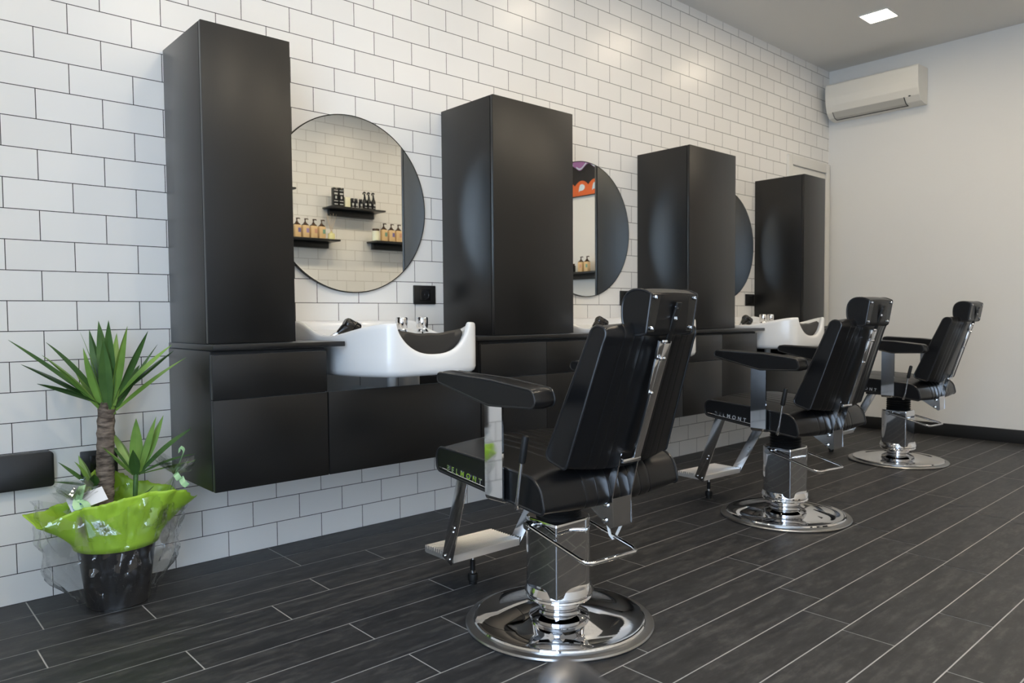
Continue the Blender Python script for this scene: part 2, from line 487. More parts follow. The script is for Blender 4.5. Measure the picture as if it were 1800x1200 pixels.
DB = .43
def make_base(x0, x1, cols, label):
    t = thing('drawer_cabinet', ((x0 + x1) / 2, 0, .36), label, 'cabinet', 'black drawer cabinets under the towers')
    h = (x1 - x0) / 2; H = .828 - .36
    b = MB(); b.box((-h, -DB + .021, 0), (h, -.001, H), .0012); b.build('carcass', M_CAB, t)
    b = MB(); b.box((-h + .004, -DB + .012, .004), (h - .004, -DB + .022, H - .003)); b.build('drawer_gap_shade', M_GAP, t)  # black sheet behind the fronts, painting shade into the drawer gaps
    w = 2 * h / cols
    for i in range(cols):
        xa, xb = -h + i * w + .0012, -h + (i + 1) * w - .0012
        b = MB(); b.box((xa, -DB, 0), (xb, -DB + .018, .3045), .0012); b.build('drawer', M_CAB, t)
        b = MB(); b.box((xa, -DB, .3085), (xb, -DB + .018, H - .012), .0012); b.build('drawer', M_CAB, t)
    return t
make_base(.495, .911, 1, 'black two-drawer wall cabinet beside the potted yucca')
make_base(1.64, 2.44, 2, 'black four-drawer wall cabinet under the tower between first and second mirrors')
make_base(3.125, 3.925, 2, 'black four-drawer wall cabinet under the tower between second and third mirrors')
make_base(4.60, 4.97, 1, 'black two-drawer wall cabinet beside the white door casing')
def make_under(x0, x1, label):
    t = thing('basin_cabinet', ((x0 + x1) / 2, 0, .36), label, 'cabinet', 'low black cabinets under the basins')
    h = (x1 - x0) / 2; H = .3045
    b = MB(); b.box((-h, -DB + .021, 0), (h, -.001, .03), .0012); b.box((-h, -DB + .021, 0), (-h + .018, -.001, H)); b.box((h - .018, -DB + .021, 0), (h, -.001, H)); b.build('carcass', M_CAB, t)
    b = MB(); b.box((-h + .001, -DB, 0), (h - .001, -DB + .018, H), .0012); b.build('front_panel', M_CAB, t)
make_under(.914, 1.637, 'low black cabinet under the wash basin nearest the yucca')
make_under(2.443, 3.122, 'low black cabinet under the middle wash basin')
make_under(3.928, 4.597, 'low black cabinet under the wash basin nearest the end wall')
def make_top(x0, x1, label):
    b = MB(); b.box((x0, -.445, .831), (x1, -.002, .8495), .002)
    tag(b.build('countertop', M_CAB), label, 'countertop', 'black counter slabs')
make_top(.4955, .978, 'thin black counter slab under the tower beside the yucca')
make_top(1.612, 2.500, 'thin black counter slab between the first and second basins')
make_top(3.10, 3.993, 'thin black counter slab between the second and third basins')
make_top(4.588, 4.975, 'thin black counter slab by the white door casing')

# ------------------------------------------------------------------ round mirrors
def make_mirror(x, label):
    t = thing('round_mirror', (x, 0, 1.427), label, 'mirror', 'round wall mirrors')
    ax = Matrix.Rotation(PI / 2, 3, 'X')
    R = .383
    b = MB(); N = 128
    front = [(math.cos(2 * PI * k / N) * (R - .004), -.0172, math.sin(2 * PI * k / N) * (R - .004)) for k in range(N)]
    back = [(x_, -.008, z_) for x_, y_, z_ in front]
    b.add(front + back, [list(range(N)), list(range(2 * N - 1, N - 1, -1))] + [[k, (k + 1) % N, N + (k + 1) % N, N + k] for k in range(N)], False)
    b.build('mirror_glass', M_MIRROR, t)
    b = MB(); b.lathe([(R - .045, .001), (R, .001), (R, .0174), (R - .0042, .0174), (R - .0042, .0078), (R - .045, .0078)], n=128, axis=ax, cap=False)
    b.build('mirror_rim', M_RIM, t)
make_mirror(1.268, 'round mirror above the wash basin nearest the yucca')
make_mirror(2.772, 'round mirror above the middle wash basin')
make_mirror(4.207, 'round mirror above the wash basin nearest the end wall')

# ------------------------------------------------------------------ wash basins
def basin_outline():
    """plan of the basin, counter-clockwise from the wall, origin at the wall centre"""
    half = [(.287, -.004), (.289, -.06), (.290, -.14), (.290, -.22), (.289, -.30), (.284, -.38), (.260, -.48), (.225, -.565), (.196, -.60), (.15, -.616), (.06, -.622)]
    left = [(-x, y) for x, y in half]
    ctrl = left + [(x, y) for x, y in reversed(half)]
    P = [Vector((x, y, 0)) for x, y in ctrl]
    out = []
    m = len(P)
    for i in range(m - 1):
        p0 = P[max(i - 1, 0)]; p1 = P[i]; p2 = P[i + 1]; p3 = P[min(i + 2, m - 1)]
        for k in range(8):
            s = k / 8
            out.append(.5 * ((2 * p1) + (p2 - p0) * s + (2 * p0 - 5 * p1 + 4 * p2 - p3) * s * s + (3 * p1 - p0 - 3 * p2 + p3) * s ** 3))
    out.append(P[-1])
    # close along the wall
    for k in range(1, 12): out.append(Vector((.287 - .574 * k / 12, -.004, 0)))
    return out
def rim_h(p):
    x, y = p.x, p.y
    side = .868 + .055 * smoothstep(-.26, -.02, y) + .047 * smoothstep(.30, .615, -y)
    if y < -.555:
        u = (x + .008) / .168
        if abs(u) < 1:
            side = min(side, .914 - .118 * (1 - abs(u) ** 2.4) ** .62)
    return side
def offset_in(out, d):
    n = len(out); r = []
    for i in range(n):
        a = out[i - 1]; b_ = out[(i + 1) % n]
        t_ = (b_ - a).normalized(); nrm = Vector((-t_.y, t_.x, 0))
        r.append(out[i] + nrm * d)
    return r
def make_basin(x, label):
    t = thing('wash_basin', (x, 0, .70), label, 'wash basin', 'white ceramic wash basins')
    z0 = .70
    out = basin_outline()
    ctr = Vector((0, -.27, 0))
    H = [rim_h(p) for p in out]
    def ring(P, zs): return [(p.x, p.y, z - z0) for p, z in zip(P, zs)]
    n = len(out)
    def sc(P, s): return [ctr + (p - ctr) * s for p in P]
    def shr(P, s):    # keep the wall side in place
        return [Vector((p.x * s, min(-.004, p.y * (s if p.y < -.27 else 1)), 0)) for p in P]
    def low(p):       # ears over the counter stay above it, the body dips below
        return p
    body = [Vector((max(-.292, min(.292, p.x)), p.y, 0)) for p in out]
    # lower skirt follows the body only (it hangs between the counters)
    zc = [.853 if abs(p.x) > .2925 else .80 for p in out]
    rings = []
    rings.append(ring([p * .62 + Vector((0, -.12, 0)) for p in body], [.708] * n))
    rings.append(ring([Vector((p.x * .95, p.y * .975, 0)) for p in body], [.716] * n))
    rings.append(ring([Vector((p.x * .985, p.y * .992, 0)) for p in body], [.725] * n))
    rings.append(ring(body, [.74] * n))
    rings.append(ring(body, [min(.79, h - .045) if abs(p.x) <= .2925 else .8525 for p, h in zip(out, H)]))
    rings.append(ring(out, [min(.795, h - .04) if abs(p.x) <= .2925 else .8532 for p, h in zip(out, H)]))
    rings.append(ring(out, [h - .02 if h - .02 > .856 or abs(p.x) <= .2925 else .857 for p, h in zip(out, H)]))
    rings.append(ring(offset_in(out, .0015), [h - .006 for h in H]))
    rings.append(ring(offset_in(out, .006), [h - .001 for h in H]))
    rings.append(ring(offset_in(out, .012), H))
    rings.append(ring(offset_in(out, .018), [h - .002 for h in H]))
    rings.append(ring(offset_in(out, .024), [h - .010 for h in H]))
    inn = offset_in(out, .028)
    deck = [h - .03 if p.y < -.2 else max(.861, min(h - .03, .885)) for p, h in zip(out, H)]
    rings.append(ring(inn, deck))
    inn2 = [Vector((max(-.25, min(.25, p.x * .9)), max(-.55, min(-.255, p.y * .93)), 0)) for p in inn]
    rings.append(ring(inn2, [min(d, .872) - .012 for d in deck]))
    inn3 = [Vector((p.x * .86, -.36 + (p.y + .36) * .84, 0)) for p in inn2]
    rings.append(ring(inn3, [.80] * n))
    inn4 = [Vector((p.x * .6, -.36 + (p.y + .36) * .6, 0)) for p in inn2]
    rings.append(ring(inn4, [.752] * n))
    b = MB(); b.loft(rings, True, cap=True)
    b.build('basin_body', M_CERAMIC, t, sharp=60)
    # neck rest: padded gel strip lining the cut-out
    b = MB(); rr = []
    for k in range(33):
        u = -.93 + 1.86 * k / 32
        xx = -.008 + u * .163
        low = .914 - .118 * (1 - abs(u) ** 2.4) ** .62 - z0 - .012
        top = .892 - z0 - .018 * (1 - u * u) + .0015 * math.cos(u * 10) * (1 - u * u)
        low = min(low, top - .018)
        bl = .010 * (1 - u ** 6)
        mid = (low + top) / 2
        rr.append([(xx, -.586, low), (xx, -.5865 - bl * .2, mid), (xx, -.583, top - .008), (xx, -.574, top), (xx, -.556, top - .004), (xx, -.548, top - .016), (xx, -.552, mid), (xx, -.562, low)])
    b.loft(rr, True); b.build('neck_rest', M_PAD, t)
    # taps on the rear deck
    for tx, ty in ((.118, -.2), (.225, -.2)):
        b = MB(); b.lathe([(.027, .855 - z0), (.028, .872 - z0), (.024, .878 - z0), (.0215, .884 - z0), (.0255, .892 - z0), (.0265, .912 - z0), (.0265, .931 - z0), (.0235, .936 - z0), (.001, .9365 - z0)], (tx, ty, 0), 16)
        b.build('tap', M_CHROME, t)
    # moulded deck emblem and the trap below
    b = MB(); b.lathe([(.0055, 0), (.0055, .001), (.0035, .001), (.0035, 0)], (-.10, -.0265, .905 - z0), 20, axis=Matrix.Rotation(PI / 2, 3, 'X'), cap=False)
    for i in range(9): b.box((-.088 + i * .0062, -.0272, .9035 - z0), (-.0835 + i * .0062, -.0262, .9065 - z0))
    b.build('maker_mark', M_GREYL, t)
    b = MB(); b.tube([(0, -.3, .71 - z0), (0, -.3, .60 - z0), (.0, -.27, .57 - z0), (.0, -.22, .57 - z0), (0, -.2, .60 - z0), (0, -.17, .62 - z0), (0, -.01, .62 - z0)], .02)
    b.build('drain_trap', M_TIE, t)
    return t
BX = (1.272, 2.80, 4.29)
for x, lb in zip(BX, ('white ceramic wash basin nearest the potted yucca', 'white ceramic wash basin behind the first barber chair, below the middle mirror', 'white ceramic wash basin nearest the end wall')):
    make_basin(x, lb)
def make_spray(x, label):
    t = thing('hand_shower', (x, -.22, .87), label, 'hand shower', 'black hand showers on the basins')
    d = Vector((.80, -.05, .42)).normalized(); u = Vector((0, 1, 0)); w = d.cross(u).normalized(); u = w.cross(d)
    ax = Matrix((u, w, d)).transposed()
    b = MB(); b.lathe([(.008, 0), (.012, .008), (.020, .03), (.024, .05), (.0245, .052)], (-.035, 0, .004), 20, axis=ax)
    b.build('handle', M_PLASTIC, t)
    d2 = Vector((.62, -.12, -.36)).normalized(); u2 = Vector((0, 1, 0)); w2 = d2.cross(u2).normalized(); u2 = w2.cross(d2)
    ax2 = Matrix((u2, w2, d2)).transposed()
    b = MB(); b.lathe([(.016, -.012), (.023, -.006), (.0255, .002), (.0255, .028), (.0275, .03), (.0275, .05), (.025, .054), (.002, .0545)], (.005, -.003, .042), 24, axis=ax2)
    b.build('spray_head', M_PLASTIC, t)
    b = MB(); b.tube([(-.035, 0, .004), (-.05, .005, -.004), (-.062, .02, -.012), (-.06, .04, -.02)], .006, 8); b.build('hose', M_STEEL, t)
for x, lb in zip(BX, ('black hand shower on the basin nearest the yucca', 'black hand shower on the middle basin', 'black hand shower on the basin nearest the end wall')):
    make_spray(x - .165, lb)

# ------------------------------------------------------------------ sockets and wall boxes
def make_socket(x0, x1, z0, z1, label):
    t = thing('socket_plate', ((x0 + x1) / 2, 0, (z0 + z1) / 2), label, 'wall socket', 'black socket plates')
    h, k = (x1 - x0) / 2, (z1 - z0) / 2
    b = MB(); b.box((-h, -.011, -k), (h, -.0005, k), .003); b.build('plate', M_SOCKET, t)
    b = MB()
    b.box((-h * .5, -.0125, -k * .62), (h * .5, -.0108, k * .62), .0008)
    b.lathe([(k * .5, .0112), (k * .5, .0135), (k * .44, .0135), (k * .42, .0128), (k * .12, .0128), (k * .1, .0135), (.0003, .0135)], (0, 0, 0), 28, axis=Matrix.Rotation(PI / 2, 3, 'X'), cap=False)
    b.build('socket_insert', M_PLASTIC, t)
make_socket(1.588, 1.713, .996, 1.085, 'black socket plate below and beside the mirror nearest the yucca')
make_socket(3.085, 3.21, .996, 1.085, 'black socket plate beside the middle mirror')
make_socket(4.505, 4.62, 1.0, 1.085, 'black socket plate beside the mirror nearest the end wall')
make_socket(.193, .310, .390, .481, 'low black socket plate behind the yucca trunk')
b = MB()
pl = round_poly([(-.13, -.0585), (.11, -.0585), (.11, .0585), (-.13, .0585)], .012, 5)
b.prism(pl, 1, -.035, -.0005, bev=.003, smooth=True)
o = b.build('wall_heater_box', M_SOCKET); o.location = (.0, 0, .44)
tag(o, 'flat black rounded box low on the tiles beside the yucca', 'wall box')
b = MB(); pl = round_poly([(-.20, .93), (-.06, .93), (-.06, 1.07), (-.20, 1.07)], .05, 6)
b.prism(pl, 0, 0, .04, bev=.006, smooth=True)
o = b.build('dryer_holder', M_PLASTIC); o.location = (3.746, 0, 0)
tag(o, 'black rounded holder on the far side of the third tower', 'holder')

# ------------------------------------------------------------------ barber chairs
def cushion(profile, hw, taper=None, r=.01, grooves=(), gw=.005, gd=.004, gtest=None, bulge=0, step=.015, bfn=None):
    """closed (y, z) profile swept over x from -hw to hw, rounded ends; grooves at given x"""
    P = resample(profile, step)
    cy = sum(p[0] for p in P) / len(P); cz = sum(p[1] for p in P) / len(P)
    n = len(P)
    nr = []
    for i in range(n):
        a = Vector(P[i - 1]); b_ = Vector(P[(i + 1) % n]); t_ = (b_ - a).normalized(); nr.append(Vector((t_.y, -t_.x)))
    area = sum(P[i][0] * P[(i + 1) % n][1] - P[(i + 1) % n][0] * P[i][1] for i in range(n))
    if area < 0: nr = [-v for v in nr]
    xs = set()
    for k in range(6):
        a = PI / 2 * k / 5; xs.add(round(hw - r * (1 - math.cos(PI / 2 - a)), 5))
    xs |= {hw - r * 2.5, hw - r * 1.5}
    xs |= {hw * k / 12 for k in range(12)}
    for g in grooves:
        for d in (-1, -.5, 0, .5, 1): xs.add(round(abs(g) + d * gw, 5))
    xs = sorted(x for x in xs if 0 <= x <= hw); xs = sorted(set([-x for x in xs] + xs))
    rings = []
    for x in xs:
        e = max(0, abs(x) - (hw - r)); ins = r - math.sqrt(max(0, r * r - e * e))
        ring = []
        for p, nv in zip(P, nr):
            d = -ins + (bfn(p, nv) if bfn else bulge * (.5 if gtest and not gtest(p, nv) else 1)) * (1 - (x / hw) ** 2)
            if gtest is None or gtest(p, nv):
                for g in grooves:
                    q = abs(x - g) / gw
                    if q < 1: d -= gd * (1 - q) ** 1.0
            y = p[0] + nv.x * d; z = p[1] + nv.y * d
            s = taper(z) if taper else 1
            ring.append((x * s, y, z))
        rings.append(ring)
    b = MB(); b.loft(rings, True); return b
def piping(profile, hw, taper=None, r=.0032):
    P = resample(profile, .012); out = []
    for s in (-1, 1):
        b = MB(); b.tube([(s * hw * (taper(z) if taper else 1), y, z) for y, z in P], r, 8, closed=True); out.append(b)
    return out
def pipe(bs, parent, dx=0):
    for b in bs:
        b.v = [(vx + dx, vy, vz) for vx, vy, vz in b.v]; b.build('piping', M_PIPING, parent)
def bolt(parent, prof, c, axis):
    b = MB(); b.lathe(prof, c, 14, axis=axis); b.build('bolt', M_CHROME, parent)

def make_chair():
    t = thing('barber_chair', (0, 0, 0), 'black leather barber chair on a chrome base', 'barber chair', 'black barber chairs')
    # base dish
    b = MB(); b.lathe([(.272, .000), (.285, .001), (.288, .006), (.285, .0105), (.262, .0145), (.25, .012)], n=96, cap=False); b.build('base_rim', M_DULL, t)
    b = MB(); b.lathe([(.262, .012), (.263, .017), (.260, .0215), (.252, .023), (.245, .0215), (.19, .031), (.13, .045), (.09, .051), (.068, .053), (.0645, .055), (.0645, .064), (.068, .074), (.074, .083)], n=96, cap=False); b.build('base_dish', M_CHROME, t)
    # collar rings and column
    b = MB(); b.lathe([(.068, .076), (.080, .078), (.098, .081), (.102, .086), (.100, .091), (.097, .093), (.103, .096), (.106, .102), (.104, .110), (.099, .122), (.05, .123)], n=72, cap=False); b.build('column_collar', M_CHROME, t)
    sq = round_poly([(-.092, -.083), (.085, -.083), (.085, .083), (-.085, .083)], [.006, .055, .04, .05], 8)
    sq2 = [(x * .96, y * .96) for x, y in sq]
    b = MB(); b.loft([[(x, y, .108) for x, y in sq], [(x, y, .114) for x, y in sq], [(x, y, .318) for x, y in sq], [(x, y, .3225) for x, y in sq], [(x * .985, y * .985, .328) for x, y in sq], [(x * .95, y * .95, .33) for x, y in sq]], True); b.build('column', M_STEEL if False else M_CHROME, t, sharp=25)
    b = MB()
    pr = [(.066, .328)]
    for k in range(7): pr += [(.070, .336 + k * .013), (.065, .342 + k * .013)]
    pr += [(.066, .44)]
    b.lathe(pr, n=40); b.build('gaiter', M_RUBBER, t)
    # pump pedal: chrome loop
    b = MB()
    b.tube([(-.112, .02, .314), (-.112, .0, .309), (-.112, -.195, .262), (-.109, -.215, .2565), (-.095, -.224, .254), (.085, -.226, .248), (.098, -.22, .249), (.104, -.204, .2535), (.106, 0, .30), (.106, .02, .305)], .0062, 12)
    b.build('pump_pedal', M_CHROME, t)
    b = MB()
    ax = Matrix.Rotation(PI / 2, 3, 'Y')
    for s, z in ((-1, .312), (1, .303)): b.lathe([(.012, -.012), (.0135, -.008), (.0135, .008), (.012, .012)], (s * .106, .02, z), 20, axis=ax)
    b.tube([(-.1, .02, .312), (.1, .02, .303)], .006, 10)
    b.build('pedal_pivot', M_STEEL, t)
    # under-seat frame
    b = MB(); b.box((-.13, -.16, .425), (.13, .15, .447), .004); b.build('seat_frame', M_RUBBER, t)
    # seat
    sp = round_poly([(.238, .472), (.242, .545), (.02, .533), (-.215, .512), (-.236, .421)], [.022, .034, .05, .062, .014], 7)
    gx = [i * .045 for i in range(-3, 4)]
    gt = lambda p, nv: (nv.y > .6 or (nv.x < -.6 and p[0] < -.15))
    seat = cushion(sp, .283, r=.004, grooves=gx, gw=.0035, gd=.0013, gtest=gt, bulge=.016).build('seat', M_LEATHER, t)
    pipe(piping(sp, .2815, r=.0042), seat)
    # chrome lettering low on both seat sides
    for s in (-1, 1):
        cu = bpy.data.curves.new('lettering', 'FONT'); cu.body = 'BELMONT'; cu.size = .0235; cu.extrude = .0012; cu.space_character = 1.85; cu.align_x = 'LEFT'
        cu.offset = .0006
        tmp = bpy.data.objects.new('tmp', cu); COL.objects.link(tmp)
        dg = bpy.context.evaluated_depsgraph_get(); dg.update()
        me = bpy.data.meshes.new_from_object(tmp.evaluated_get(dg))
        bpy.data.objects.remove(tmp)
        bm = bmesh.new(); bm.from_mesh(me)
        R = Matrix(((0, 0, -1), (-1, 0, 0), (0, 1, 0))) if s < 0 else Matrix(((0, 0, 1), (1, 0, 0), (0, 1, 0)))
        tilt = math.radians(-6.2)
        T = Matrix.Rotation(tilt if s < 0 else -tilt, 3, 'Z')
        org = Vector((-.2845, .184, .4795)) if s < 0 else Vector((.2845, -.03, .4605))
        for v in bm.verts: v.co = R @ (T @ v.co) + org
        b = MB(); b.addbm(bm)
        if s < 0: b.tube([(-.2845, .222, .4835), (-.2845, .184, .4793), (-.2845, .18, .4768), (-.2845, -.01, .4562)], .0014, 6)
        badge = b.build('badge', M_CHROME, t)
        bpy.data.meshes.remove(me)
    # footrest
    for s in (-1, 1):
        b = MB()
        top = Vector((s * .20, .205, .475)); bot = Vector((s * .150, .375, .128)); 
        d = (bot - top).normalized(); wv = Vector((0, 1, 0)); wv = (wv - d * wv.dot(d)).normalized(); nv = d.cross(wv)
        Mx = Matrix((wv, d, nv)).transposed().to_4x4(); Mx.translation = (top + bot) / 2
        b.obox(Mx, (.05, (bot - top).length, .006), .0015)
        lg = b.build('footrest_leg', M_STEEL, t)
        for f, o_ in ((.62, -.008), (.67, -.006), (.955, -.014), (.965, .012)):
            c = top.lerp(bot, f) + wv * o_
            bolt(lg, [(.005, -.0045), (.005, .0045), (.0035, .0062), (.0005, .0065)], c, Matrix((wv, d, nv)).transposed() @ (Matrix.Rotation(PI, 3, 'X') if nv.x * s < 0 else Matrix.Identity(3)))
    b = MB(); pf = [(.345, .125)]
    for k in range(13):
        y0 = .345 + k * .0125; pf += [(y0 + .0003, .139), (y0 + .001, .1485), (y0 + .003, .1515), (y0 + .006, .1515), (y0 + .008, .1485), (y0 + .0088, .139)]
    pf += [(.509, .149), (.511, .128), (.505, .124)]
    b.prism(pf, 0, -.145, .145); b.build('footplate', M_ALU, t)
    b = MB(); b.lathe([(.006, .128), (.006, .05), (.011, .049), (.011, .032)], (0, .43, 0), 16); sf = b.build('support_rod', M_STEEL, t)
    b = MB(); b.lathe([(.007, .085), (.009, .083), (.009, .04), (.017, .036), (.0185, .028), (.018, .014), (.014, .011), (.014, .0), (.001, 0)], (0, .43, 0), 18); b.build('rubber_foot', M_RUBBER, sf)
    # arms
    for s in (-1, 1):
        x = s * .298
        b = MB()
        path = [(-.052, .70), (-.056, .46), (-.058, .437)]
        rr = []
        yw = .037
        for (ya, z, xo) in ((-.053, .712, 0), (-.053, .60, 0), (-.056, .452, 0), (-.057, .440, -.004), (-.057, .4335, -.014), (-.057, .4315, -.12)):
            th = .003
            nx, nz = (1, 0) if z > .452 else ((.7, .7) if xo > -.01 else (0, 1))
            xa = x + s * xo
            rr.append([(xa - s * nx * th, ya - yw, z - nz * th + (0 if nz == 0 else 0)), (xa - s * nx * th, ya + yw, z - nz * th), (xa + s * nx * th, ya + yw, z + nz * th * -1 if nz == 0 else z + nz * th), (xa + s * nx * th, ya - yw, z if nz == 0 else z + nz * th)])
        # simple strap built from two boxes with a rolled corner
        b = MB()
        pr = [(x + s * .003, .712), (x + s * .003, .444), (x - s * .001, .4345), (x - s * .009, .4300), (x - s * .14, .4300), (x - s * .14, .4350), (x - s * .008, .4350), (x - s * .003, .444), (x - s * .003, .712)]
        b.loft([[(px, y_ - .0, pz) for px, pz in pr] for y_ in (-.053 - yw, -.053 + yw)], False)
        b.build('arm_post', M_CHROME, t)
        ap = round_poly([(.142, .751), (.135, .777), (-.10, .768), (-.262, .752), (-.275, .709), (-.09, .702)], [.014, .014, .1, .022, .018, .06], 6)
        cx = s * .312
        if s > 0: ap = [(y_ + .078, z_) for y_, z_ in ap]
        bb = cushion(ap, .036, r=.004, bulge=.005, step=.012)
        bb.v = [(vx + cx, vy, vz) for vx, vy, vz in bb.v]
        arm = bb.build('armrest', M_LEATHER, t)
        pipe(piping(ap, .0345, r=.0032), arm, cx)
    # recline lever
    b = MB(); b.tube([(-.20, -.115, .424), (-.275, -.133, .424), (-.296, -.143, .429), (-.303, -.151, .442), (-.303, -.157, .467), (-.301, -.173, .575)], .0052, 12); lv = b.build('recline_lever', M_CHROME, t)
    b = MB(); g0 = Vector((-.3015, -.170, .553)); g1 = Vector((-.3, -.185, .628)); dd = g1 - g0
    b.tube([g0, g0 + dd * .03, g0 + dd * .1, g0 + dd * .9, g0 + dd * .97, g1], [.006, .0088, .0098, .0092, .008, .004], 14); b.build('grip', M_RUBBER, lv)
    # back
    bp = round_poly([(-.162, .555), (-.241, .532), (-.352, .862), (-.368, .900), (-.320, .915), (-.27, .80)], [.018, .012, .06, .026, .036, .2], 8)
    tap = lambda z: 1.045 - .115 * (z - .545) / .36
    gtb = lambda p, nv: (nv.x < -.5 or nv.x > .5)
    back = cushion(bp, .203, tap, r=.004, grooves=[-.14, -.105, -.07, .07, .105, .14], gw=.0025, gd=.0007, gtest=gtb, bfn=lambda p, nv: .026 if nv.x < -.6 else (.012 if nv.x > .5 else .008)).build('backrest', M_LEATHER, t)
    pipe(piping(bp, .2015, tap, r=.0042), back)
    # chrome spine on the back, its black extension and the adjusting link
    def bar(p, q, w, th, m, name, parent=t, x=0):
        p = Vector(p); q = Vector(q); d = (q - p).normalized(); xv = Vector((1, 0, 0)); nv = xv.cross(d)
        Mx = Matrix((xv, d, nv)).transposed().to_4x4(); Mx.translation = (p + q) / 2
        b = MB(); b.obox(Mx, (w, (q - p).length, th), .001); return b.build(name, m, parent)
    bar((.006, -.296, .545), (.006, -.402, .868), .028, .010, M_STEEL, 'back_spine')
    bar((.004, -.404, .862), (.004, -.4425, .968), .020, .006, M_RUBBER, 'headrest_stem')
    bar((-.026, -.366, .728), (-.026, -.394, .822), .013, .008, M_CHROME, 'adjusting_link')
    bar((-.026, -.395, .826), (-.026, -.408, .870), .018, .010, M_STEEL, 'link_mount')
    bx = Matrix.Rotation(math.radians(69), 3, 'X')
    for (x, y, z) in ((-.026, -.400, .822), (-.02, -.412, .866), (-.032, -.412, .866), (-.026, -.370, .73), (-.013, -.400, .822)):
        bolt(t, [(.005, 0), (.005, .006), (.003, .008), (.0005, .008)], (x, y - .002, z), bx)
    b = MB(); b.box((-.05, -.302, .536), (.022, -.288, .548), .002); b.build('spine_foot', M_STEEL, t)
    # headrest
    hp = [(-.4125, .890), (-.4145, .893), (-.4305, .986), (-.4295, .990)]
    for k in range(25):
        th = math.radians(108 - 216 * k / 24); c_, s_ = math.cos(th), math.sin(th)
        hp.append((-.388 + .052 * math.copysign(abs(c_) ** .8, c_), .943 + .058 * math.copysign(abs(s_) ** .8, s_)))
    hd = cushion(hp, .098, r=.004, bulge=.004, step=.012).build('headrest', M_LEATHER, t)
    pipe(piping(hp, .0965, r=.0036), hd)
    pr = [(-.4135, .893), (-.4305, .989), (-.4335, .9885), (-.4165, .8925)]
    b = MB(); b.prism(pr, 0, -.094, .094, bev=.0006); pt = b.build('headrest_plate', M_PLASTIC, hd)
    hx = Matrix.Rotation(math.radians(80), 3, 'X')
    for (x, z, r_) in ((-.082, .98, .0055), (.082, .98, .0055), (-.082, .902, .0055), (.082, .902, .0055), (0, .957, .0062), (0, .927, .0062)):
        y = -.4335 + (.9885 - z) * .17
        if x == 0: y -= .008
        bolt(hd, [(r_, 0), (r_, .003), (r_ * .6, .0052), (r_ * .55, .003), (.0003, .003)], (x, y, z), hx)
    # back bracket under the seat
    b = MB()
    for s in (-1, 1):
        pl = [(-.085, .425), (-.13, .415), (-.245, .345), (-.256, .352), (-.252, .432), (-.285, .56), (-.272, .565), (-.225, .445), (-.1, .445)]
        b.prism(pl, 0, s * .04 - .002, s * .04 + .002)
    b.prism([(-.2495, .348), (-.2535, .348), (-.2525, .43), (-.2485, .43)], 0, -.04, .04)
    bk = b.build('back_bracket', M_STEEL, t)
    sx = Matrix.Rotation(-PI / 2, 3, 'Y')
    for (y, z) in ((-.232, .408), (-.226, .365), (-.13, .421)): bolt(bk, [(.0075, 0), (.0075, .004), (.004, .006), (.0005, .006)], (-.042, y, z), sx)
    return t

chair = make_chair()
CH = ((1.207, -1.317, 1, 'black barber chair with a white cable tie on its foot pedal, nearest the yucca'),
      (2.83, -1.2, 4, 'middle black barber chair, facing the basin below the middle mirror'),
      (4.56, -1.05, 1, 'black barber chair nearest the plain end wall'))
for i, (x, y, a, lb) in enumerate(CH):
    c = chair if i == 0 else copy_tree(chair)
    c.location = (x, y, 0); c.rotation_euler = (0, 0, -math.radians(a)); c['label'] = lb
# nylon cable tie looped round the first chair's pedal
def chp(x, y, z):
    a = math.radians(1); return Vector((1.207 + math.cos(a) * x + math.sin(a) * y, -1.317 - math.sin(a) * x + math.cos(a) * y, z))
b = MB()
P = [chp(.106, -.128, .312), chp(.112, -.128, .290), chp(.116, -.13, .272), chp(.106, -.133, .262), chp(.095, -.136, .270), chp(.093, -.142, .285), chp(.088, -.15, .30), chp(.083, -.158, .318)]
b.tube([chp(.085, -.122, .318), chp(.088, -.123, .30), chp(.094, -.125, .275), chp(.104, -.127, .2625), chp(.114, -.128, .266), chp(.117, -.132, .275), chp(.128, -.136, .296), chp(.136, -.14, .313)], [.0044] * 8, 8)
b.obox(Matrix.Translation(chp(.134, -.14, .308)), (.011, .006, .012), .001)
tag(b.build('cable_tie', M_TIE), 'white nylon cable tie looped round the pedal of the nearest chair', 'cable tie')

# ------------------------------------------------------------------ potted yucca in gift wrap
def blade(b, base, az, el, L, W, droop=.15, twist=0, mi=0, n=9):
    """a lance-shaped leaf with a folded midrib"""
    h = Vector((math.cos(az), math.sin(az), 0)); p = Vector(base); e = el
    side = Vector((-math.sin(az), math.cos(az), 0))
    rows = []
    for k in range(n + 1):
        s = k / n
        w = W * (.42 + .58 * math.sin(min(1, s / .45) * PI / 2)) * (1 - max(0, (s - .45) / .55) ** 1.6)
        d = h * math.cos(e) + Vector((0, 0, 1)) * math.sin(e)
        up = side.cross(d)
        sd = (side * math.cos(twist * s) + up * math.sin(twist * s))
        c = p + up * (-.16 * w)
        rows.append([p + sd * w / 2 + up * .1 * w, c, p - sd * w / 2 + up * .1 * w])
        p = p + d * (L / n); e -= droop / n * (1 + s)
    vs_ = [q for r in rows for q in r]; fs = []
    for k in range(n):
        for j in (0, 1): a = k * 3 + j; fs.append([a, a + 1, a + 4, a + 3])
    m0 = len(vs_)
    # give it thickness: a second sheet just below
    vs_ += [q + Vector((0, 0, -.0008)) for q in vs_[:m0]]
    fs += [[i + m0 for i in reversed(f)] for f in fs[:2 * n]]
    b.add(vs_, fs, True, mi)

